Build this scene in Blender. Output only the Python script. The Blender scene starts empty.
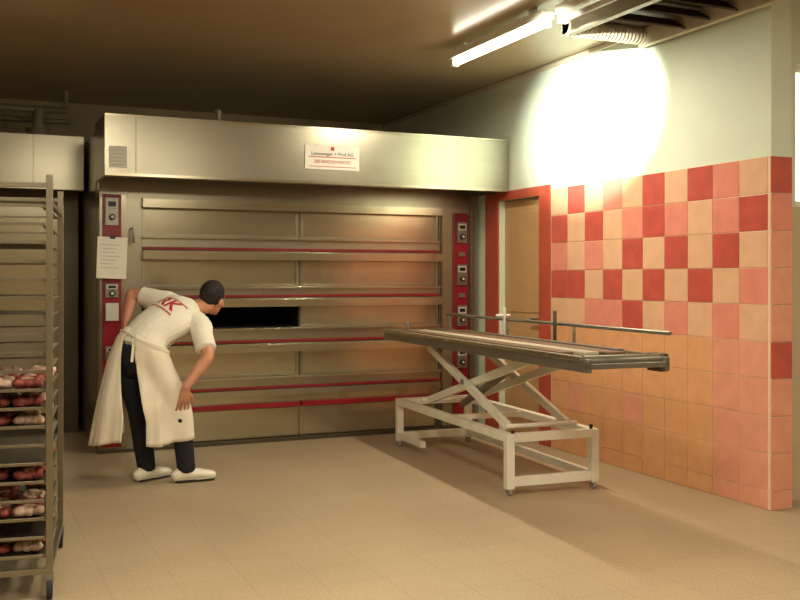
import bpy, bmesh, math, random
from mathutils import Vector, Matrix
from mathutils.bvhtree import BVHTree
random.seed(7)
sc = bpy.context.scene
try:
    sc.view_settings.view_transform = 'Standard'
    sc.view_settings.look = 'None'
except Exception: pass

def s2l(c):
    return tuple(((v/255)/12.92 if v/255 <= .04045 else ((v/255+.055)/1.055)**2.4) for v in c)+(1,)

def mat(name, rgb, rough=.5, metal=0., nscale=0, namt=.15, bump=0., emit=0, stretch=None, spec=None):
    m = bpy.data.materials.new(name); m.use_nodes = True
    nt = m.node_tree; b = nt.nodes['Principled BSDF']
    col = s2l(rgb)
    b.inputs['Base Color'].default_value = col
    b.inputs['Roughness'].default_value = rough
    b.inputs['Metallic'].default_value = metal
    if spec is not None: b.inputs['Specular IOR Level'].default_value = spec
    if nscale:
        tc = nt.nodes.new('ShaderNodeTexCoord'); mp = nt.nodes.new('ShaderNodeMapping')
        nt.links.new(tc.outputs['Object'], mp.inputs[0])
        if stretch: mp.inputs['Scale'].default_value = stretch
        n = nt.nodes.new('ShaderNodeTexNoise'); n.inputs['Scale'].default_value = nscale
        n.inputs['Detail'].default_value = 5
        nt.links.new(mp.outputs[0], n.inputs[0])
        r = nt.nodes.new('ShaderNodeValToRGB')
        r.color_ramp.elements[0].position = .3; r.color_ramp.elements[1].position = .7
        r.color_ramp.elements[0].color = tuple(c*(1-namt) for c in col[:3])+(1,)
        r.color_ramp.elements[1].color = tuple(min(1, c*(1+namt)) for c in col[:3])+(1,)
        nt.links.new(n.outputs[0], r.inputs[0]); nt.links.new(r.outputs[0], b.inputs['Base Color'])
        if bump:
            bp = nt.nodes.new('ShaderNodeBump'); bp.inputs['Strength'].default_value = bump
            bp.inputs['Distance'].default_value = .01
            nt.links.new(n.outputs[0], bp.inputs['Height']); nt.links.new(bp.outputs[0], b.inputs['Normal'])
    if emit:
        b.inputs['Emission Color'].default_value = col
        b.inputs['Emission Strength'].default_value = emit
    return m

M = {}
M['steel'] = mat('brushed_steel', (168,163,144), .27, .92, 3, .04, 0, stretch=(.3,1,6))
M['steel2'] = mat('steel_door', (184,177,152), .20, .90, 3, .05, 0, stretch=(.3,1,4))
M['steeld'] = mat('steel_dark', (96,90,76), .4, .8, 5, .1)  # darker steel for seams, hood lining, plinth and fittings
M['dark'] = mat('oven_lining', (14,12,10), .8, 0, 20, .3)  # near-black lining of the open deck
M['red'] = mat('red_enamel', (138,16,34), .35, 0, 8, .08)
M['black'] = mat('black_plastic', (20,20,22), .4, 0, 30, .1)
M['plastic'] = mat('light_plastic', (205,205,195), .4, 0, 20, .03)
M['paper'] = mat('paper', (235,232,220), .8, 0, 12, .03)
M['label'] = mat('label_white', (240,236,225), .5, 0, 12, .02)
M['redink'] = mat('red_ink', (186,54,56), .6, 0, 30, .05)
M['ink'] = mat('dark_ink', (60,45,45), .6, 0, 30, .05)
M['whitepaint'] = mat('white_enamel', (230,226,208), .35, 0, 10, .05)
M['alu'] = mat('aluminium', (146,142,130), .35, .8, 12, .1)
M['wood'] = mat('wood_board', (112,84,62), .5, 0, 6, .2, .1, stretch=(12,1,1))
M['belt'] = mat('canvas_belt', (176,164,142), .7, 0, 60, .08, .1)
M['plaster'] = mat('painted_plaster', (216,226,206), .6, 0, 3, .03, .02)
M['ceilpaint'] = mat('ceiling_paint', (168,146,114), .2, 0, 2, .05, 0)
M['wallwarm'] = mat('warm_plaster', (200,180,150), .7, 0, 3, .05)
M['grout'] = mat('grout', (232,204,172), .8, 0, 30, .05)
M['t_red'] = mat('tile_red', (192,88,76), .22, 0, 9, .12)
M['t_pink'] = mat('tile_pink', (224,142,122), .22, 0, 9, .08)
M['t_cream'] = mat('tile_cream', (226,180,144), .22, 0, 9, .06)
M['t_orange'] = mat('tile_apricot', (224,166,118), .22, 0, 9, .06)
M['t_rose'] = mat('tile_rose', (226,158,130), .22, 0, 9, .06)
M['doorpaint'] = mat('door_paint', (198,158,108), .5, 0, 4, .05)
M['doorframe'] = mat('door_frame_red', (184,80,58), .4, 0, 6, .08)
M['duct'] = mat('duct_metal', (150,140,120), .5, .3, 8, .12)
M['ductw'] = mat('duct_white', (206,196,174), .5, 0, 8, .06)
M['slat'] = mat('louver_brown', (78,62,48), .6, 0, 8, .12)
M['tube'] = mat('fluorescent_tube', (255,250,230), .4, 0, 0, emit=12)
M['daylight'] = mat('window_daylight', (255,248,225), .4, 0, 0, emit=2.0)
M['rubber'] = mat('rubber', (40,38,36), .8, 0, 20, .1)
M['caster'] = mat('caster_grey', (150,146,136), .6, 0, 20, .1)
M['rack'] = mat('rack_steel', (142,134,114), .35, .85, 8, .08)
M['tray'] = mat('tray_metal', (84,74,60), .45, .6, 8, .2)
M['pastryA'] = mat('pastry_red', (158,80,70), .6, 0, 45, .45, .4)
M['pastryB'] = mat('pastry_cream', (210,178,156), .65, 0, 40, .3, .4)
M['skin'] = mat('skin', (194,136,106), .5, 0, 12, .06)
M['hair'] = mat('hair', (30,24,21), .75, 0, 70, .4, .9)
M['shirt'] = mat('shirt_cotton', (234,230,214), .85, 0, 9, .04, .15)
M['apron'] = mat('apron_cotton', (230,220,198), .88, 0, 7, .05, .2)
M['pants'] = mat('trousers', (20,21,28), .85, 0, 20, .2, .2)
M['shoe'] = mat('shoe_leather', (228,222,202), .55, 0, 12, .06)
M['lip'] = mat('lips', (170,92,80), .5, 0, 20, .05)
M['eye'] = mat('eye_white', (210,200,190), .3, 0, 20, .02)

fm = bpy.data.materials.new('floor_stoneware'); fm.use_nodes = True
nt = fm.node_tree; b = nt.nodes['Principled BSDF']; b.inputs['Roughness'].default_value = .42
tc = nt.nodes.new('ShaderNodeTexCoord')
br = nt.nodes.new('ShaderNodeTexBrick'); br.offset = 0; br.inputs['Scale'].default_value = 1
br.inputs['Brick Width'].default_value = .3; br.inputs['Row Height'].default_value = .3
br.inputs['Mortar Size'].default_value = .004
br.inputs['Color1'].default_value = s2l((174,155,125)); br.inputs['Color2'].default_value = s2l((171,152,122))
br.inputs['Mortar'].default_value = s2l((163,144,115))
nt.links.new(tc.outputs['Object'], br.inputs[0])
n1 = nt.nodes.new('ShaderNodeTexNoise'); n1.inputs['Scale'].default_value = 90; n1.inputs['Detail'].default_value = 3
n2 = nt.nodes.new('ShaderNodeTexNoise'); n2.inputs['Scale'].default_value = 1.1
nt.links.new(tc.outputs['Object'], n1.inputs[0]); nt.links.new(tc.outputs['Object'], n2.inputs[0])
def mulc(a, nz, lo, hi):
    r = nt.nodes.new('ShaderNodeMapRange'); r.inputs[1].default_value = .3; r.inputs[2].default_value = .7
    r.inputs[3].default_value = lo; r.inputs[4].default_value = hi
    nt.links.new(nz.outputs[0], r.inputs[0])
    v = nt.nodes.new('ShaderNodeVectorMath'); v.operation = 'SCALE'
    nt.links.new(a, v.inputs[0]); nt.links.new(r.outputs[0], v.inputs['Scale']); return v.outputs[0]
o = mulc(br.outputs['Color'], n1, .80, 1.16); o = mulc(o, n2, .92, 1.05)
nt.links.new(o, b.inputs['Base Color'])
M['floor'] = fm

class B:
    def __init__(s): s.bm = bmesh.new(); s.mats = []
    def mi(s, m):
        m = M[m]
        if m not in s.mats: s.mats.append(m)
        return s.mats.index(m)
    def box(s, x0, x1, y0, y1, z0, z1, m, X=None):
        i = s.mi(m)
        vs = [s.bm.verts.new((x, y, z)) for x in (x0, x1) for y in (y0, y1) for z in (z0, z1)]
        for f in ((0,1,3,2),(4,6,7,5),(0,4,5,1),(2,3,7,6),(0,2,6,4),(1,5,7,3)):
            fc = s.bm.faces.new([vs[k] for k in f]); fc.material_index = i
        if X is not None:
            for v in vs: v.co = X @ v.co
        return vs
    def beam(s, p1, p2, w, h, m, up=(0,0,1)):
        p1 = Vector(p1); p2 = Vector(p2); d = p2-p1; L = d.length; d.normalize()
        sd = d.cross(Vector(up)).normalized(); u = sd.cross(d)
        X = Matrix((( sd.x, d.x, u.x, p1.x), (sd.y, d.y, u.y, p1.y), (sd.z, d.z, u.z, p1.z), (0,0,0,1)))
        s.box(-w/2, w/2, 0, L, -h/2, h/2, m, X)
    def cyl(s, p1, p2, r, m, seg=16, r2=None, smooth=True):
        i = s.mi(m); r2 = r if r2 is None else r2
        p1 = Vector(p1); p2 = Vector(p2); d = (p2-p1).normalized()
        a = d.orthogonal().normalized(); c = d.cross(a)
        R = []
        for p, rr in ((p1, r), (p2, r2)):
            R.append([s.bm.verts.new(p+(a*math.cos(t)+c*math.sin(t))*rr) for t in [2*math.pi*k/seg for k in range(seg)]])
        for k in range(seg):
            f = s.bm.faces.new((R[0][k], R[0][(k+1) % seg], R[1][(k+1) % seg], R[1][k])); f.material_index = i; f.smooth = smooth
        for q in (R[0][::-1], R[1]):
            f = s.bm.faces.new(q); f.material_index = i
    def ball(s, c, r, m, sc3=(1,1,1), rz=0, jitter=0):
        i = s.mi(m)
        X = Matrix.Translation(c) @ Matrix.Rotation(rz, 4, 'Z') @ Matrix.Diagonal((r*sc3[0], r*sc3[1], r*sc3[2], 1))
        g = bmesh.ops.create_icosphere(s.bm, subdivisions=2, radius=1, matrix=X)
        for v in g['verts']:
            if jitter: v.co += Vector([random.uniform(-1,1)*jitter*r for _ in range(3)])
            for f in v.link_faces: f.material_index = i; f.smooth = True
    def fin(s, name, bevel=.003, X=None, parent=None):
        bmesh.ops.recalc_face_normals(s.bm, faces=s.bm.faces)
        me = bpy.data.meshes.new(name); s.bm.to_mesh(me); s.bm.free()
        for m in s.mats: me.materials.append(m)
        ob = bpy.data.objects.new(name, me); sc.collection.objects.link(ob)
        if X is not None: ob.matrix_world = X
        if bevel:
            bv = ob.modifiers.new('bevel', 'BEVEL'); bv.width = bevel; bv.segments = 2
            bv.limit_method = 'ANGLE'; bv.angle_limit = math.radians(50)
        if parent: ob.parent = parent; ob.matrix_parent_inverse = parent.matrix_world.inverted()
        return ob

def text(name, body, size, loc, rot, m, parent, align='CENTER', ext=.0008):
    cu = bpy.data.curves.new(name, 'FONT'); cu.body = body; cu.size = size; cu.align_x = align
    cu.align_y = 'CENTER'; cu.extrude = ext
    cu.materials.append(M[m]); ob = bpy.data.objects.new(name, cu); sc.collection.objects.link(ob)
    ob.location = loc; ob.rotation_euler = rot; ob.parent = parent
    ob.matrix_parent_inverse = parent.matrix_world.inverted()
    return ob

# ------------------------------------------------------------------ room
CZ = 3.17; XW = 4.45
def simple(name, *a, bevel=0):
    q = B(); q.box(*a); return q.fin(name, bevel)
simple('floor', -4.2, 7.7, -3.2, 10.6, -.12, 0, 'floor')
simple('ceiling', -4.2, 7.7, -3.2, 10.6, CZ, CZ+.12, 'ceilpaint')
simple('wall_back', -4.0, 4.61, 10.4, 10.55, 0, CZ, 'wallwarm')
simple('wall_left', -4.15, -4.0, -3.0, 10.55, 0, CZ, 'wallwarm')
simple('wall_front', -4.15, 7.65, -3.15, -3.0, 0, CZ, 'wallwarm')
simple('wall_far_right', 7.5, 7.65, -3.0, 4.62, 0, CZ, 'wallwarm')
YE = 4.47
q = B()
q.box(XW, XW+.16, YE, 7.06, 0, CZ, 'plaster')
q.box(XW, XW+.16, 7.06, 7.74, 2.10, CZ, 'plaster')
q.box(XW, XW+.16, 7.74, 10.4, 0, CZ, 'plaster')
wr = q.fin('wall_right', 0)
P = .238; H = .2245; TOP = 2.136; Y0 = 6.87
rows = ["crcpcrcrpc", "rcrcprpcpr", "pcpcrcrcrc", "rrcrcrcrcp", "ccpprcpcpc"]
q = B()
q.box(XW-.006, XW-.0005, YE+.002, Y0+.004, .0005, TOP, 'grout')
key = {'c': 't_cream', 'r': 't_red', 'p': 't_pink', 'o': 't_orange', 's': 't_rose'}
for r in range(10):
    for c in range(10):
        z1 = TOP-r*H-.0025; z0 = max(.002, TOP-(r+1)*H+.0025)
        y1 = Y0-c*P-.0025; y0 = max(YE+.002, y1-P+.005)
        if z1-z0 < .02 or y1-y0 < .02: continue
        if r < 5: k = rows[r][c]
        else: k = 's' if c > 7 else ('o' if random.random() < .88 else 's')
        q.box(XW-.010, XW-.005, y0, y1, z0, z1, key[k])
q.box(XW-.006, XW+.158, YE-.006, YE-.0005, .0005, TOP, 'grout')
for r in range(10):
    z1 = TOP-r*H-.003; z0 = max(.002, TOP-(r+1)*H+.003)
    if z1-z0 < .02: continue
    q.box(XW-.010, XW+.155, YE-.012, YE-.005, z0, z1, key["rpsssrssss"[r]])
tl = q.fin('tile_cladding', .0015, parent=wr)
q = B()
q.box(XW-.014, XW-.0005, 6.885, 7.055, .0005, 2.175, 'doorframe')
q.box(XW-.014, XW-.0005, 7.745, 7.98, .0005, 2.175, 'doorframe')
q.box(XW-.014, XW-.0005, 7.055, 7.745, 2.095, 2.175, 'doorframe')
q.fin('trim_1', .002)
q = B()
q.box(XW+.055, XW+.10, 7.065, 7.735, .008, 2.09, 'doorpaint')
q.box(XW+.048, XW+.056, 7.14, 7.66, .15, .95, 'doorpaint'); q.box(XW+.048, XW+.056, 7.14, 7.66, 1.1, 1.98, 'doorpaint')
q.cyl((XW+.056, 7.12, 1.05), (XW+.01, 7.12, 1.05), .012, 'alu'); q.cyl((XW+.012, 7.12, 1.05), (XW+.012, 7.24, 1.05), .010, 'alu')
q.fin('door_1', .003)
q = B()
q.box(4.61, 7.5, 4.62, 4.76, 0, 1.85, 'wallwarm'); q.box(4.61, 7.5, 4.62, 4.76, 2.75, CZ, 'plaster')
q.box(4.61, 4.80, 4.62, 4.76, 1.85, 2.75, 'plaster'); q.box(5.75, 7.5, 4.62, 4.76, 1.85, 2.75, 'plaster')
rb = q.fin('wall_bay', 0)
q = B()
q.box(4.80, 5.75, 4.70, 4.71, 1.85, 2.75, 'daylight')
for a in ((4.80,4.84,1.85,2.75),(5.71,5.75,1.85,2.75),(5.255,5.295,1.85,2.75),(4.80,5.75,1.85,1.89),(4.80,5.75,2.71,2.75)):
    q.box(a[0], a[1], 4.66, 4.70, a[2], a[3], 'whitepaint')
q.fin('window_1', .002)
simple('trim_2', XW-.03, XW-.001, YE, 10.39, CZ-.035, CZ-.001, 'ductw', bevel=.004)

# ------------------------------------------------------------------ deck oven
def hood(q, x0, x1, y0, y1, z0, z1):
    q.box(x0, x1, y0, y0+.02, z0, z1, 'steel')
    q.box(x0, x1, y0+.02, y1, z1-.02, z1, 'steel')
    q.box(x0, x0+.02, y0+.02, y1, z0, z1-.02, 'steel'); q.box(x1-.02, x1, y0+.02, y1, z0, z1-.02, 'steel')
    q.box(x0+.02, x1-.02, y0+.02, y0+.10, z0, z0+.015, 'steel')
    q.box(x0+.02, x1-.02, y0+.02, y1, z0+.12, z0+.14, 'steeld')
q = B()
HX0, HX1, HY, HZ0, HZ1 = .968, 4.42, 7.54, 2.165, 2.627
hood(q, HX0, HX1, HY, 8.12, HZ0, HZ1)
q.box(HX0+.225, HX0+.229, HY-.003, HY, HZ0, HZ1, 'steeld')
q.box(HX0, HX1, HY-.006, HY, HZ0, HZ0+.022, 'steel2'); q.box(HX0, HX1, HY-.006, HY, HZ1-.015, HZ1, 'steel2')
q.box(HX0+.03, HX0+.16, HY-.004, HY, HZ0+.06, HZ0+.22, 'plastic')
for k in range(5): q.box(HX0+.045, HX0+.145, HY-.005, HY-.004, HZ0+.08+k*.027, HZ0+.083+k*.027, 'alu')
q.box(1.0, 4.43, 8.9, 9.95, .0, 2.60, 'steel')
q.box(1.0, 4.43, 8.12, 8.9, 2.05, 2.60, 'steel')
q.box(1.0, 1.33, 8.10, 8.9, .0, 2.05, 'steel'); q.box(4.02, 4.43, 8.10, 8.9, .0, 2.05, 'steel')
q.box(1.33, 4.02, 8.16, 8.9, .0, .30, 'steel')
LX, RX, MX = 1.33, 4.02, 2.675
decks = [(2.05,1.985,1.74,1.67), (1.625,1.565,1.325,1.28), (1.23,1.17,.975,.90), (.845,.785,.56,.49)]
bottoms = [1.625, 1.23, .845, .45]
for k, (lt, lb, wb, rt) in enumerate(decks):
    nb = bottoms[k]
    q.box(LX, RX, 8.05, 8.9, lb, lt-.001, 'steel')
    q.box(LX, RX, 8.035, 8.05, lb-.014, lt-.010, 'steel2')
    q.box(LX, RX, 8.09, 8.9, nb+.028, wb, 'steel')
    q.box(LX, RX, 8.05, 8.09, wb-.016, wb, 'steel2')
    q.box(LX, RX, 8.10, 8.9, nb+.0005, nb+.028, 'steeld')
    q.box(LX, RX, 8.080, 8.10, nb+.008, nb+.026, 'red')
    for side in (0, 1):
        x0, x1 = (LX+.004, MX-.008) if side == 0 else (MX+.008, RX-.004)
        if k == 2 and side == 0:
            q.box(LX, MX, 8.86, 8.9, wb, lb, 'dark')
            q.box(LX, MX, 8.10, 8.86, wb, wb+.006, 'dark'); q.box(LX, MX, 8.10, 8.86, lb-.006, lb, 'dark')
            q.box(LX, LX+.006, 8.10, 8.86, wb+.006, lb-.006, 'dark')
            continue
        q.box(x0, x1, 8.13, 8.9, wb+.001, lb-.001, 'steel2')
        q.box(x0, x1, 8.115, 8.13, wb+.001, wb+.022, 'steel'); q.box(x0, x1, 8.115, 8.13, lb-.022, lb-.001, 'steel')
        q.box(x0, x0+.025, 8.115, 8.13, wb+.022, lb-.022, 'steel'); q.box(x1-.025, x1, 8.115, 8.13, wb+.022, lb-.022, 'steel')
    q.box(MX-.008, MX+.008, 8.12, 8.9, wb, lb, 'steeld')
q.box(LX, RX, 8.07, 8.9, .395, .45, 'steel'); q.box(LX, RX, 8.11, 8.9, .335, .395, 'steel2')
q.box(LX, MX-.01, 8.06, 8.9, .297, .335, 'red'); q.box(MX+.01, RX, 8.06, 8.9, .297, .335, 'red')
q.box(LX+.03, MX-.01, 8.14, 8.16, .035, .28, 'steel2'); q.box(MX+.01, RX-.03, 8.14, 8.16, .035, .28, 'steel2')
q.box(1.0, 4.43, 8.07, 8.10, .0, .03, 'steeld')
q.box(1.022, 1.165, 8.075, 8.10, .05, 2.07, 'red')
q.box(1.165, 1.20, 8.085, 8.10, .05, 2.07, 'steel2')
def ctl(x, z, w=.09, h=.17):
    q.box(x-w/2, x+w/2, 8.055, 8.075, z-h/2, z+h/2, 'alu')
    q.box(x-w/2+.01, x+w/2-.01, 8.048, 8.055, z+h*.12, z+h*.42, 'plastic')
    q.box(x-w/2+.02, x+w/2-.02, 8.046, 8.048, z+h*.18, z+h*.36, 'black')
    q.cyl((x, 8.055, z-h*.2), (x, 8.03, z-h*.2), .024, 'black')
    q.cyl((x, 8.032, z-h*.2), (x, 8.026, z-h*.2), .012, 'plastic')
ctl(1.09, 1.93, .10, .22)
for z in (1.30, .80, .45): ctl(1.09, z, .10, .11)
q.box(1.04, 1.14, 8.04, 8.06, 1.06, 1.20, 'plastic')
q.box(4.165, 4.305, 8.075, 8.10, .05, 2.0, 'red')
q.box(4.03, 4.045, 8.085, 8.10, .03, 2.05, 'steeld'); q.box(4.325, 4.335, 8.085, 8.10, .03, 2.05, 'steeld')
for z in (1.82, 1.43, 1.05, .66): ctl(4.235, z, .10, .19)
q.box(4.20, 4.27, 8.06, 8.075, 1.60, 1.64, 'alu'); q.box(4.20, 4.27, 8.06, 8.075, 1.22, 1.26, 'alu')
q.cyl((1.25, 8.10, 1.80), (1.25, 8.0, 1.80), .010, 'alu'); q.cyl((1.25, 8.0, 1.80), (1.25, 8.0, 1.68), .010, 'alu')
q.box(.996, 1.0, 8.3, 8.31, .0, 2.6, 'steeld')
oven = q.fin('deck_oven', .003)
q = B()
px0, px1 = 2.53, 3.0; pc = (px0+px1)/2
q.box(px0, px1, HY-.008, HY-.0005, 2.285, 2.485, 'label')
q.box(px0+.03, px1-.03, HY-.010, HY-.008, 2.382, 2.388, 'redink')
q.box(px0+.03, px1-.03, HY-.010, HY-.008, 2.305, 2.310, 'redink')
q.box(pc-.015, pc+.015, HY-.010, HY-.008, 2.44, 2.47, 'redink')
q.fin('name_plate', 0, parent=oven)
text('plate_text', "Leineweger + Prof AG", .040, (pc, HY-.0095, 2.411), (math.pi/2,0,0), 'ink', oven)
text('plate_subtext', "300 BARON-MATIC", .038, (pc, HY-.0095, 2.347), (math.pi/2,0,0), 'redink', oven)
q = B()
X = Matrix.Translation((1.085, 8.02, 1.56)) @ Matrix.Rotation(math.radians(2), 4, 'Y')
q.box(-.115, .115, -.001, .001, -.165, .165, 'paper', X)
for k in range(7): q.box(-.09, .06-.02*(k % 3), -.002, -.001, .10-.03*k, .103-.03*k, 'caster', X)
q.box(-.02, .02, -.004, .02, .15, .175, 'black', X)
q.fin('notice_sheet', 0, parent=oven)

q = B()
hood(q, -1.6, .965, 8.88, 9.4, 2.16, 2.625)
q.box(.55, .553, 8.877, 8.88, 2.16, 2.625, 'steeld')
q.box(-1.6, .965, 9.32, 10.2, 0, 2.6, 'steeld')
for x0 in (-1.5, -.7, .1):
    q.box(x0, x0+.74, 9.30, 9.32, .25, 2.05, 'steel')
    q.box(x0+.05, x0+.69, 9.285, 9.30, 1.1, 1.95, 'steel2')
    q.box(x0+.6, x0+.64, 9.25, 9.285, .9, 1.05, 'black')
q.fin('deck_oven', .003)

q = B()
q.cyl((-3.9, 9.75, 2.98), (.92, 9.75, 2.98), .035, 'duct'); q.cyl((-3.9, 9.9, 2.90), (.95, 9.9, 2.90), .025, 'duct')
for x in (-2.5, -.6, .9): q.box(x-.015, x+.015, 9.72, 9.78, 3.0, 3.17, 'duct')
q.cyl((.65, 9.75, 2.80), (.65, 9.75, 2.63), .11, 'duct'); q.cyl((.65, 9.75, 2.80), (.65, 9.75, 2.98), .05, 'duct')
q.fin('ventilation_pipe', .002)
q = B(); q.cyl((1.95, 8.0, 2.62), (1.93, 8.0, 2.76), .02, 'duct'); q.ball((1.93, 8.0, 2.77), .03, 'duct')
q.box(2.25, 2.45, 7.9, 8.1, 2.62, 2.68, 'duct')
q.fin('chimney_damper', .002, parent=oven)

# ------------------------------------------------------------------ ceiling lights
def fixture(x, y0, y1, lit, power=0, col=(1,.88,.68), wide=0):
    q = B(); L = y1-y0; hw = .05+wide
    X = Matrix.Translation((x, y0, 0))
    q.box(-hw, hw, 0, L, 3.075, 3.13, 'whitepaint', X)
    q.box(-.02, .02, .15, .20, 3.13, CZ-.0005, 'whitepaint', X); q.box(-.02, .02, L-.2, L-.15, 3.13, CZ-.0005, 'whitepaint', X)
    for o_ in ((0,) if not wide else (-wide, 0, wide)):
        q.box(o_-.03, o_+.03, 0, .04, 3.02, 3.075, 'plastic', X); q.box(o_-.03, o_+.03, L-.04, L, 3.02, 3.075, 'plastic', X)
        q.cyl(X @ Vector((o_, .04, 3.043)), X @ Vector((o_, L-.04, 3.043)), .02, 'tube' if lit else 'plastic')
    ob = q.fin('fluorescent_lamp', .002)  # the wide lamps share this name but are unseen, added fill
    if lit and power:
        ld = bpy.data.lights.new('tube_light', 'AREA'); ld.shape = 'RECTANGLE'
        ld.size = .06+2*wide; ld.size_y = L-.1; ld.energy = power; ld.color = col
        lo = bpy.data.objects.new('tube_light', ld); sc.collection.objects.link(lo)
        lo.location = (x, (y0+y1)/2, 3.012)
        lo.parent = ob
    return ob
fixture(3.45, 5.38, 6.70, True, 50)
fixture(3.49, 3.95, 5.28, False)
fixture(1.2, 2.6, 4.4, True, 66, wide=.22)  # this and the following fixtures: out of view, added for general light
fixture(-1.2, 3.4, 5.0, True, 18, wide=.22)
fixture(2.6, .0, 1.8, True, 72, wide=.22)
fixture(-.6, -.6, 1.2, True, 46, wide=.22)
fixture(5.8, 1.3, 3.1, True, 14, wide=.22)

q = B()
X0, X1, Ya, Yb = 3.72, 4.41, 4.35, 5.62
q.box(X0, X0+.05, Ya, Yb, 3.04, 3.165, 'duct'); q.box(X1-.05, X1, Ya, Yb, 3.03, 3.165, 'ductw')
q.box(X0+.05, X1-.05, Ya, Ya+.05, 3.04, 3.165, 'duct')
q.box(X0+.05, X1-.05, Ya+.05, Yb-.05, 3.15, 3.165, 'slat')
for k in range(4):
    y = Ya+.12+k*.24
    X = Matrix.Translation((0, y, 3.09)) @ Matrix.Rotation(math.radians(35), 4, 'X')
    q.box(X0+.05, X1-.05, -.07, .07, -.006, .006, 'slat', X)
for k in range(22):
    x = X0+.02+k*.03
    q.cyl((x, Yb-.03, 3.10), (x+.018, Yb-.03, 3.10), .062, 'ductw', 16)
q.cyl((X0, Yb-.03, 3.10), (X1, Yb-.03, 3.10), .052, 'ductw', 16)
q.fin('ventilation_duct', 0)

def spot(loc, tgt, power, ang, blend, col):
    q = B(); loc = Vector(loc); d = (Vector(tgt)-loc).normalized()
    q.cyl((loc.x, loc.y, loc.z), (loc.x, loc.y, CZ-.0005), .012, 'black')
    q.cyl(loc-d*.10, loc+d*.02, .05, 'black', 20, r2=.06)
    q.cyl((loc.x, loc.y, CZ-.02), (loc.x, loc.y, CZ-.0005), .05, 'black', 20)
    ob = q.fin('added_spotlight', 0)
    ld = bpy.data.lights.new('spot_beam', 'SPOT'); ld.energy = power; ld.spot_size = ang; ld.spot_blend = blend
    ld.color = col; ld.shadow_soft_size = .04
    lo = bpy.data.objects.new('spot_beam', ld); sc.collection.objects.link(lo)
    lo.location = loc+d*.04; lo.rotation_euler = d.to_track_quat('-Z', 'Y').to_euler(); lo.parent = ob
spot((2.45, 4.35, 2.88), (4.45, 6.20, 2.64), 1500, math.radians(31), .6, (.96, 1, .86))  # spot and housing added out of view to make the bright wall patch

# ------------------------------------------------------------------ oven loader (scissor table)
LXm = Matrix.Translation((3.18, 5.43, 0)) @ Matrix.Rotation(math.radians(-3.3), 4, 'Z')
q = B(); W = 'whitepaint'; t = .055
BW, BL, BZ = .68, 2.04, .40
for x in (0, BW-t):
    for y in (0, BL-t):
        q.box(x, x+t, y, y+t, .045, BZ-t, W)
        q.cyl((x+t/2, y+t/2, .045), (x+t/2, y+t/2, .03), .018, 'alu')
        q.cyl((x+t/2-.012, y+t/2, .028), (x+t/2+.012, y+t/2, .028), .0275, 'caster')
    q.box(x, x+t, 0, BL, BZ-t, BZ, W)
    q.box(x+.005, x+t-.005, t, BL-t, .07, .12, W) if x > 0 else q.box(x+.005, x+t-.005, BL-.55, BL-t, .07, .12, W)
for y in (0, BL-t):
    q.box(t, BW-t, y, y+t, BZ-t, BZ, W)
    q.box(t, BW-t, y+.005, y+t-.005, .06, .12, W)
q.box(t, BW-t, 1.0, 1.05, BZ-.05, BZ-.01, W)
q.cyl((BW-.05, .02, BZ), (BW-.05, .02, BZ+.03), .012, 'black'); q.cyl((.05, .02, BZ), (.05, .02, BZ+.02), .012, 'black')
TZ = .885
for x, o_ in ((.07, .045), (BW-.17, -.045)):
    q.beam((x, .12, BZ+.03), (x, 1.50, TZ-.01), .035, .055, W)
    q.beam((x+o_, 1.58, BZ+.03), (x+o_, -.08, TZ-.01), .035, .055, W)
    q.cyl((x-.03, .80, .655), (x+o_+.03, .80, .655), .02, 'alu')
for y, z in ((.12, BZ+.03), (1.58, BZ+.03), (1.5, TZ-.01), (-.08, TZ-.01)):
    q.cyl((.05, y, z), (BW-.10, y, z), .016, W)
q.cyl((.30, 1.35, BZ+.02), (.30, .55, .75), .028, 'alu')
tx0, tx1, ty0, ty1 = -.05, .48, -.98, 2.18
q.box(tx0, tx0+.035, ty0, ty1, TZ, TZ+.085, 'alu'); q.box(tx1-.035, tx1, ty0, ty1, TZ, TZ+.085, 'alu')
q.box(tx0-.012, tx0, ty0, ty1, TZ+.06, TZ+.085, 'steel2')
for k in range(7):
    y = ty0+.05+k*.50
    q.box(tx0+.035, tx1-.035, y, y+.04, TZ+.01, TZ+.06, 'alu')
q.box(tx0+.035, tx1-.035, ty0+.06, ty1-.03, TZ+.06, TZ+.075, 'steel2')
q.box(tx0+.05, tx0+.13, ty0+.30, ty1-.25, TZ+.075, TZ+.090, 'wood')
q.box(tx0+.15, tx0+.25, ty0+.22, ty1-.35, TZ+.075, TZ+.092, 'belt')
q.box(tx0+.27, tx0+.40, ty0+.18, ty1-.45, TZ+.075, TZ+.092, 'wood')
q.box(tx0+.41, tx0+.47, ty0+.30, ty1-.65, TZ+.075, TZ+.100, 'alu')
q.cyl((tx0+.01, ty0, TZ+.06), (tx1-.01, ty0, TZ+.06), .032, 'alu', 20)
q.cyl((tx0+.02, ty1, TZ+.05), (tx1-.02, ty1, TZ+.05), .028, 'alu', 20)
q.box(tx0, tx1, ty0-.06, ty0-.03, TZ+.02, TZ+.05, 'alu')
q.box(tx0, tx0+.03, ty0-.06, ty0+.02, TZ+.0, TZ+.075, 'alu'); q.box(tx1-.03, tx1, ty0-.06, ty0+.02, TZ, TZ+.075, 'alu')
q.box(tx1-.04, tx1+.02, ty0-.02, ty0+.10, TZ-.01, TZ+.09, 'steeld')
rz = 1.09
q.cyl((tx1+.01, ty0-.05, rz), (tx1+.01, ty1-.1, rz), .012, 'alu')
for y in (.0, .95, ty1-.15):
    q.cyl((tx1+.01, y, TZ+.02), (tx1+.01, y, rz), .010, 'alu')
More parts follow.
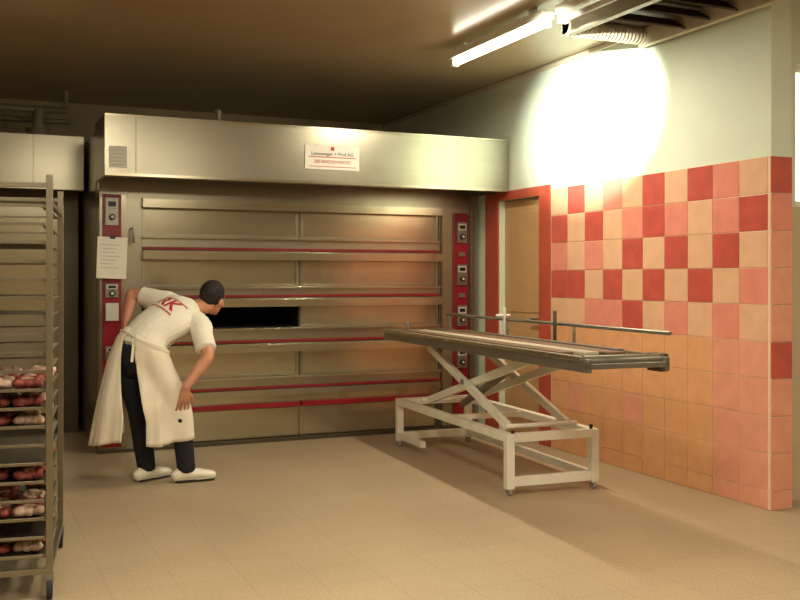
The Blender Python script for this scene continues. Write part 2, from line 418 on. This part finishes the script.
q.cyl((tx1-.02, .2, TZ+.08), (tx1-.02, .2, rz+.09), .012, 'steeld'); q.cyl((tx1-.02, .95, TZ+.08), (tx1-.02, .95, rz+.09), .012, 'plastic')
q.cyl((tx1-.09, .95, rz+.03), (tx1+.03, .95, rz+.03), .010, 'plastic')
q.cyl((tx0+.12, ty1-.25, TZ+.09), (tx0+.12, ty1-.25, TZ+.15), .012, 'alu')
q.fin('oven_loader_scissor_table', .003, X=LXm)

# ------------------------------------------------------------------ tray rack
RXm = Matrix.Translation((.349, 4.53, 0)) @ Matrix.Rotation(math.radians(-8), 4, 'Z')
q = B(); rw, rl = .62, .85
for x in (-rw, 0):
    for y in (0, rl):
        q.box(x-.014, x+.014, y-.014, y+.014, .11, 1.85, 'rack')
        q.cyl((x-.012, y, .045), (x+.012, y, .045), .045, 'rubber'); q.box(x-.018, x+.018, y-.02, y+.02, .07, .11, 'alu')
for x in (-rw, 0):
    q.box(x-.010, x+.010, 0, rl, 1.72, 1.74, 'rack'); q.box(x-.013, x+.013, 0, rl, .11, .135, 'rack')
for y in (0, rl):
    q.box(-rw, 0, y-.010, y+.010, 1.795, 1.815, 'rack'); q.box(-rw, 0, y-.013, y+.013, .11, .135, 'rack')
lv = [.18+.0805*k for k in range(20)]
full = {0:1, 2:1, 4:1, 7:1, 8:1, 9:1}
for k, z in enumerate(lv):
    for x in (-rw+.02, -.02):
        q.box(x-.012, x+.012, .01, rl-.01, z-.004, z, 'rack')
    q.box(-rw+.02, -.02, .002, .010, z, z+.014, 'rack')
    q.box(-rw+.02, -.02, rl-.012, rl-.002, z, z+.008, 'rack')
    if k in full or k % 4 == 1:
        q.box(-rw+.02, -.02, .012, rl-.012, z+.0005, z+.004, 'tray')
rk = q.fin('tray_rack_trolley', .0015, X=RXm)
q = B()
for k in full:
    z = lv[k]+.004
    for ix in range(4):
        for iy in range(5):
            if random.random() < .12: continue
            cx = -.09-ix*.145+random.uniform(-.012, .012); cy = .10+iy*.16+random.uniform(-.012, .012)
            m = 'pastryA' if random.random() < (.55 if k not in (8,) else .35) else 'pastryB'
            rz_ = random.uniform(-.5, .5)
            for j in (-1, 0, 1):
                q.ball((cx+j*.034*math.cos(rz_), cy+j*.034*math.sin(rz_), z+.024), .034, m, (.95, 1.25, .72), rz_+random.uniform(-.3, .3), .12)
            if random.random() < .6: q.ball((cx, cy, z+.044), .020, 'pastryB', (1.6, 1, .5), rz_, .1)
q.fin('pastries', 0, X=RXm, parent=rk)

# ------------------------------------------------------------------ baker
body = bmesh.new(); core = bmesh.new(); labs = {}
def labm(label):
    if label not in labs: labs[label] = bmesh.new()
    return labs[label]
def loft(pts, rad, side, label, sub=5, seg=22, in_core=False, capk=.6):
    pts = [Vector(p) for p in pts]; rad = [(r, r) if not isinstance(r, tuple) else r for r in rad]
    if not isinstance(side, list): side = [side]*len(pts)
    side = [Vector(s_).normalized() for s_ in side]
    P_, R_, S_ = [], [], []
    n = len(pts)
    def cr(a, b_, c, d, t): return .5*((2*b_)+(c-a)*t+(2*a-5*b_+4*c-d)*t*t+(3*b_-a-3*c+d)*t**3)
    for i in range(n-1):
        a = pts[max(0, i-1)]; b_ = pts[i]; c = pts[i+1]; d = pts[min(n-1, i+2)]
        for k in range(sub):
            t_ = k/sub
            P_.append(cr(a, b_, c, d, t_)); u = t_*t_*(3-2*t_)
            R_.append(tuple(rad[i][j]*(1-u)+rad[i+1][j]*u for j in (0, 1))); S_.append(side[i].lerp(side[i+1], t_))
    P_.append(pts[-1]); R_.append(rad[-1]); S_.append(side[-1])
    def tang(i):
        return (P_[min(len(P_)-1, i+1)]-P_[max(0, i-1)]).normalized()
    rings = []
    T0 = tang(0); T1 = tang(len(P_)-1)
    for ph in (80, 55, 28):
        a = math.radians(ph); m_ = min(R_[0]); rings.append((P_[0]-T0*m_*capk*math.sin(a), (R_[0][0]*math.cos(a), R_[0][1]*math.cos(a)), S_[0], T0))
    for i in range(len(P_)): rings.append((P_[i], R_[i], S_[i], tang(i)))
    for ph in (28, 55, 80):
        a = math.radians(ph); m_ = min(R_[-1]); rings.append((P_[-1]+T1*m_*capk*math.sin(a), (R_[-1][0]*math.cos(a), R_[-1][1]*math.cos(a)), S_[-1], T1))
    for bmx in ([body, labm(label), core] if in_core else [body, labm(label)]):
        VR = []
        for p, r, s_, T in rings:
            a_ = (s_-T*s_.dot(T)).normalized(); c_ = T.cross(a_)
            VR.append([bmx.verts.new(p+a_*math.cos(t_)*r[0]+c_*math.sin(t_)*r[1]) for t_ in [2*math.pi*k/seg for k in range(seg)]])
        for i in range(len(VR)-1):
            for k in range(seg):
                bmx.faces.new((VR[i][k], VR[i][(k+1) % seg], VR[i+1][(k+1) % seg], VR[i+1][k]))
        bmx.faces.new(VR[0][::-1]); bmx.faces.new(VR[-1])
def ell(c, r, F, U, label, sub=3):
    F = Vector(F).normalized(); U = Vector(U); U = (U-F*U.dot(F)).normalized(); S = F.cross(U)
    X = Matrix(((F.x*r[0], S.x*r[1], U.x*r[2], c[0]), (F.y*r[0], S.y*r[1], U.y*r[2], c[1]), (F.z*r[0], S.z*r[1], U.z*r[2], c[2]), (0,0,0,1)))
    for bmx in (body, labm(label)):
        bmesh.ops.create_icosphere(bmx, subdivisions=sub, radius=1, matrix=X)

sh = Vector((.14, -.36, -.17)); hp = Vector((.62, -.78, -.03)); md = (sh.normalized()+hp).normalized()
loft([(1.12,6.912,.90),(1.19,6.94,1.01),(1.32,6.98,1.10),(1.44,7.02,1.155),(1.52,7.045,1.185)],
     [(.190,.150),(.172,.130),(.185,.13),(.175,.115),(.085,.075)],
     [hp, md, sh, sh, sh], 'shirt', in_core=True, capk=.1)
loft([(1.14,6.90,.76),(1.115,6.91,.86),(1.12,6.915,.90)], [(.15,.12),(.180,.138),(.170,.130)], hp, 'pants', in_core=True, capk=.3)
loft([(1.04,6.985,.86),(1.075,6.965,.68),(1.115,6.945,.47),(1.14,6.91,.28),(1.165,6.895,.09)], [.10,.092,.07,.068,.062], hp, 'pants', in_core=True)
loft([(1.19,6.83,.86),(1.27,6.79,.68),(1.36,6.752,.505),(1.385,6.745,.30),(1.405,6.735,.09)], [.10,.092,.07,.066,.062], hp, 'pants', in_core=True)
def shoe(ank, d, up=(0,0,1)):
    ank = Vector(ank); d = Vector((d[0], d[1], 0)).normalized(); s_ = d.cross(Vector((0,0,1)))
    b0 = Vector((ank.x, ank.y, 0))
    loft([b0-d*.075+Vector((0,0,.048)), b0-d*.02+Vector((0,0,.058)), b0+d*.07+Vector((0,0,.050)), b0+d*.14+Vector((0,0,.042)), b0+d*.185+Vector((0,0,.036))],
         [(.036,.038),(.043,.048),(.048,.040),(.051,.032),(.040,.026)], s_, 'shoe', capk=.9)
    loft([b0-d*.07+Vector((0,0,.010)), b0+d*.05+Vector((0,0,.010)), b0+d*.15+Vector((0,0,.010)), b0+d*.19+Vector((0,0,.010))],
         [(.037,.010),(.041,.010),(.050,.010),(.038,.010)], s_, 'sole', capk=.9)
shoe((1.165,6.895), (.86,.5)); shoe((1.405,6.735), (.99,.06))
HC = Vector((1.668,7.075,1.250)); HF = Vector((.74,.62,-.26)).normalized(); HU = Vector((.38,.05,.92)); HU = (HU-HF*HU.dot(HF)).normalized(); HS = HF.cross(HU)
def hp3(f, s_, u): return HC+HF*f+HS*s_+HU*u
loft([(1.50,7.035,1.165),(1.56,7.05,1.188),hp3(-.02,0,-.05)], [.068,.062,.062], sh, 'skin')
ell(hp3(.0,0,.015), (.096,.074,.096), HF, HU, 'skin')
ell(hp3(.030,0,-.045), (.062,.057,.068), HF, HU, 'skin')
ell(hp3(.072,0,-.088), (.022,.026,.020), HF, HU, 'skin', 2)
ell(hp3(-.026,0,.034), (.100,.084,.100), HF, HU, 'hair')
ell(hp3(-.056,0,.0), (.056,.070,.066), HF, HU, 'hair')
loft([hp3(.090,0,.014), hp3(.108,0,-.012), hp3(.114,0,-.026)], [.009,.012,.014], HS, 'skin')
ell(hp3(.100,0,-.030), (.014,.019,.009), HF, HU, 'skin', 2)
for s_ in (-1, 1):
    ell(hp3(.004, s_*.082, -.014), (.020,.013,.031), HF, HU, 'skin', 2)
    ell(hp3(.0835, s_*.030, .008), (.008,.012,.006), HF, HU, 'eye', 2)
    ell(hp3(.0885, s_*.030, .008), (.005,.005,.005), HF, HU, 'hair', 2)
    loft([hp3(.089, s_*.014, .028), hp3(.087, s_*.034, .032), hp3(.073, s_*.050, .027)], [.004,.005,.0035], HU, 'hair')
    ell(hp3(.066, s_*.040, -.022), (.024,.024,.022), HF, HU, 'skin', 2)
loft([hp3(.086,-.022,-.060), hp3(.096,0,-.058), hp3(.086,.022,-.060)], [.006,.008,.006], HU, 'lip')
RS, RE, RWr = Vector((1.53,6.885,1.065)), Vector((1.545,6.69,.862)), Vector((1.375,6.625,.655))
loft([(1.44,6.99,1.13), RS, RS.lerp(RE, .35), RS.lerp(RE, .78)], [.085,.082,.074,.072], sh, 'shirt', capk=.15)
loft([RS, RS.lerp(RE, .5), RE, RE.lerp(RWr, .35), RE.lerp(RWr, .75), RWr], [.055,.050,.042,.043,.033,.027], (1,0,0), 'skin')
LS, LE, LW = Vector((1.39,7.24,1.22)), Vector((1.155,7.42,1.285)), Vector((1.075,7.245,1.09))
loft([(1.42,7.08,1.17), LS, LS.lerp(LE, .35), LS.lerp(LE, .75)], [.085,.08,.073,.068], sh, 'shirt', capk=.15)
loft([LS, LS.lerp(LE, .5), LE, LE.lerp(LW, .35), LE.lerp(LW, .75), LW], [.055,.050,.041,.042,.033,.027], (0,0,1), 'skin')
def hand(W_, down, across, nrm, thumb_sign, curl):
    down = Vector(down).normalized(); across = Vector(across); across = (across-down*across.dot(down)).normalized(); nrm = Vector(nrm).normalized()
    K = W_+down*.095
    loft([W_-down*.01, W_+down*.03, W_+down*.07, K], [(.027,.020),(.036,.017),(.041,.015),(.038,.011)], across, 'skin')
    for off, ln in ((-.032,.078),(-.0105,.088),(.0115,.082),(.032,.064)):
        b0 = K+across*off-down*.015
        d1 = (down+across*off*4).normalized()
        a = b0+d1*ln*.45+nrm*curl*.25*ln; c = b0+d1*ln*.78+nrm*curl*.62*ln; e = b0+d1*ln*.98+nrm*curl*1.05*ln
        loft([b0, a, c, e], [.0090,.0085,.0078,.0066], across, 'skin', seg=12)
    t0 = W_+down*.03+across*thumb_sign*.028
    loft([t0, t0+down*.028+across*thumb_sign*.024+nrm*.004, t0+down*.055+across*thumb_sign*.034+nrm*.012, t0+down*.075+across*thumb_sign*.036+nrm*.022],
         [.013,.011,.0095,.0078], across, 'skin', seg=12)
hand(RWr, (-.05,.18,-.98), (1,0,0), (0,1,-.2), 1, .55)
hand(LW, (-.15,-.62,-.62), (.2,.6,-.75), (.75,-.45,-.2), 1, .35)

bvs = {}
for k, bmx in labs.items():
    bvs[k] = BVHTree.FromBMesh(bmx)
bmesh.ops.recalc_face_normals(body, faces=body.faces)
me = bpy.data.meshes.new('baker'); body.to_mesh(me); body.free()
baker = bpy.data.objects.new('baker', me); sc.collection.objects.link(baker)
rm = baker.modifiers.new('remesh', 'REMESH'); rm.mode = 'VOXEL'; rm.voxel_size = .005; rm.use_smooth_shade = True
sm = baker.modifiers.new('smooth', 'SMOOTH'); sm.factor = .5; sm.iterations = 3
dg = bpy.context.evaluated_depsgraph_get(); dg.update()
me2 = bpy.data.meshes.new_from_object(baker.evaluated_get(dg))
baker.modifiers.clear(); baker.data = me2
names = ['skin','shirt','pants','shoe','sole','hair','lip','eye']
mm = {'sole': 'rubber'}
me2.materials.clear()
for n_ in names: me2.materials.append(M[mm.get(n_, n_)])
bias = {'hair': -.003, 'shirt': -.002, 'shoe': -.002, 'skin': 0, 'pants': 0, 'sole': 0, 'lip': 0, 'eye': 0}
cur = []
for p in me2.polygons:
    best = None; c = p.center
    for k, bv in bvs.items():
        h = bv.find_nearest(c, .05)
        if h[0] is None: continue
        d = h[3]+bias[k]
        if best is None or d < best[0]: best = (d, k)
    cur.append(names.index(best[1] if best else 'pants'))
from collections import Counter, defaultdict
vf = defaultdict(list)
for i, p in enumerate(me2.polygons):
    for v in p.vertices: vf[v].append(i)
for _ in range(4):
    new = list(cur)
    for i, p in enumerate(me2.polygons):
        if cur[i] >= 6: continue
        cn = Counter(cur[j] for v in p.vertices for j in vf[v])
        new[i] = cn.most_common(1)[0][0]
    cur = new
for i, p in enumerate(me2.polygons): p.material_index = cur[i]; p.use_smooth = True

bmesh.ops.recalc_face_normals(core, faces=core.faces)
cb = BVHTree.FromBMesh(core)
cd = Vector((-.16,-.987,0)).normalized(); rt_ = Vector((-cd.y, cd.x, 0))
if rt_.x < 0: rt_ = -rt_
q = bmesh.new(); NR, NA = 26, 96
ctr = [(0,(1.165,6.925)),(.25,(1.14,6.92)),(.6,(1.12,6.88)),(1,(1.11,6.87))]
def lerpk(tb, t_):
    for (a, va), (b_, vb) in zip(tb, tb[1:]):
        if t_ <= b_:
            k = (t_-a)/(b_-a)
            return [x*(1-k)+y*k for x, y in zip(va, vb)] if isinstance(va, tuple) else va*(1-k)+vb*k
    return tb[-1][1]
RR = []
grid = []
for i in range(NR+1):
    t_ = i/NR
    cx, cy = lerpk(ctr, t_); zc = .975-.69*t_
    ra = lerpk([(0,.165),(.3,.23),(.7,.29),(1,.325)], t_); rb_ = lerpk([(0,.14),(.3,.17),(.7,.20),(1,.21)], t_)
    u0 = math.radians(-44+36*min(1, t_*1.3)); hw = math.radians(16+5*t_)
    row = []
    for k in range(NA+1):
        u = u0+hw+(2*math.pi-2*hw)*k/NA
        dr = cd*math.cos(u)+rt_*math.sin(u)
        r = 1/math.sqrt((math.cos(u)/rb_)**2+(math.sin(u)/ra)**2)
        r += t_*(.013*math.sin(11*u+1.3)+.008*math.sin(23*u))
        dz = -.55*(1-t_)**1.5*(dr.x*r)
        c = Vector((cx, cy, zc+dz-.02*t_*math.sin(3*u)))
        h = cb.ray_cast(c+dr*.9, -dr, .9)
        if h[0] is not None: r = max(r if t_ > .06 else 0, .9-h[3]+.014)
        row.append([c, dr, r])
    grid.append(row)
for it in range(2):
    for i in range(1, NR):
        for k in range(1, NA):
            a = (grid[i-1][k][2]+grid[i+1][k][2]+grid[i][k-1][2]+grid[i][k+1][2])/4
            grid[i][k][2] = max(grid[i][k][2], a) if it < 1 else .5*(grid[i][k][2]+a)
for row in grid: RR.append([q.verts.new(c+dr*r) for c, dr, r in row])
for i in range(NR):
    for k in range(NA):
        f = q.faces.new((RR[i][k], RR[i][k+1], RR[i+1][k+1], RR[i+1][k])); f.smooth = True
fr = Vector((1.44-1.19, 7.02-6.94, 1.155-1.01)).normalized()
sd = (sh.normalized()-fr*sh.normalized().dot(fr)).normalized(); fn = fr.cross(sd)
if fn.z > 0: fn = -fn
BB = []
for i in range(11):
    c = Vector((1.17,6.935,.985)).lerp(Vector((1.45,7.02,1.155)), i/10); w_ = .14-.035*i/10; row = []
    for k in range(13):
        o_ = c+sd*(w_*(k/6-1)); h = cb.ray_cast(o_+fn*.5, -fn, .6)
        row.append(q.verts.new((h[0] if h[0] is not None else o_+fn*.12)+fn*.012))
    BB.append(row)
for i in range(10):
    for k in range(12):
        f = q.faces.new((BB[i][k], BB[i][k+1], BB[i+1][k+1], BB[i+1][k])); f.smooth = True
am = bpy.data.meshes.new('apron'); q.to_mesh(am); q.free(); am.materials.append(M['apron'])
apron = bpy.data.objects.new('apron', am); sc.collection.objects.link(apron)
so = apron.modifiers.new('solid', 'SOLIDIFY'); so.thickness = .005; so.offset = 1
apron.parent = baker
q = B()
pts = []
for k in range(NA+1):
    c, dr, r = grid[1][k]; pts.append(c+dr*(r+.006))
pts.append(pts[0])
for a, b_ in zip(pts, pts[1:]): q.beam(a, b_, .006, .022, 'apron')
e = pts[0]
q.beam(e, e+Vector((-.02,-.03,-.16)), .004, .018, 'apron', up=(1,0,0)); q.beam(e, e+Vector((.03,-.03,-.13)), .004, .018, 'apron', up=(1,0,0))
q.fin('apron_tie', 0, parent=baker)
bb = BVHTree.FromPolygons([v.co.copy() for v in me2.vertices], [tuple(p.vertices) for p in me2.polygons])
bn = -fn
cu = bpy.data.curves.new('tmp', 'FONT'); cu.body = "RK"; cu.size = .14; cu.align_x = 'CENTER'; cu.align_y = 'CENTER'; cu.offset = .004
to = bpy.data.objects.new('tmp', cu); sc.collection.objects.link(to); dg.update(); dg = bpy.context.evaluated_depsgraph_get()
tm = bpy.data.meshes.new_from_object(to.evaluated_get(dg)); bpy.data.objects.remove(to)
tb = bmesh.new(); tb.from_mesh(tm)
def rect(x0, x1, y0, y1):
    tb.faces.new([tb.verts.new(v) for v in ((x0,y0,0),(x1,y0,0),(x1,y1,0),(x0,y1,0))])
rect(-.11, .11, -.075, -.065); rect(-.12, .12, .062, .070)
bmesh.ops.triangulate(tb, faces=tb.faces)
for _ in range(3):
    bmesh.ops.subdivide_edges(tb, edges=[e_ for e_ in tb.edges if e_.calc_length() > .015], cuts=1)
    bmesh.ops.triangulate(tb, faces=tb.faces)
oc = Vector((1.36,7.0,1.125))
for v in tb.verts:
    p = oc+sd*v.co.x+fr*v.co.y
    h = bb.ray_cast(p+bn*.5, -bn, .6)
    v.co = (h[0] if h[0] is not None else p+bn*.12)+bn*.003
pm = bpy.data.meshes.new('shirt_print'); tb.to_mesh(pm); tb.free(); pm.materials.append(M['redink'])
po = bpy.data.objects.new('shirt_print', pm); sc.collection.objects.link(po); po.parent = baker

w = bpy.data.worlds.new('world'); sc.world = w; w.use_nodes = True
w.node_tree.nodes['Background'].inputs[0].default_value = s2l((255,235,205)); w.node_tree.nodes['Background'].inputs[1].default_value = .15
cam = bpy.data.cameras.new('camera'); co_ = bpy.data.objects.new('camera', cam); sc.collection.objects.link(co_)
cam.sensor_width = 36; cam.lens = 979/800*36; cam.shift_y = -.0275
co_.location = (0, 0, 1.4); co_.rotation_euler = (math.pi/2, 0, math.radians(-24.1))
sc.camera = co_
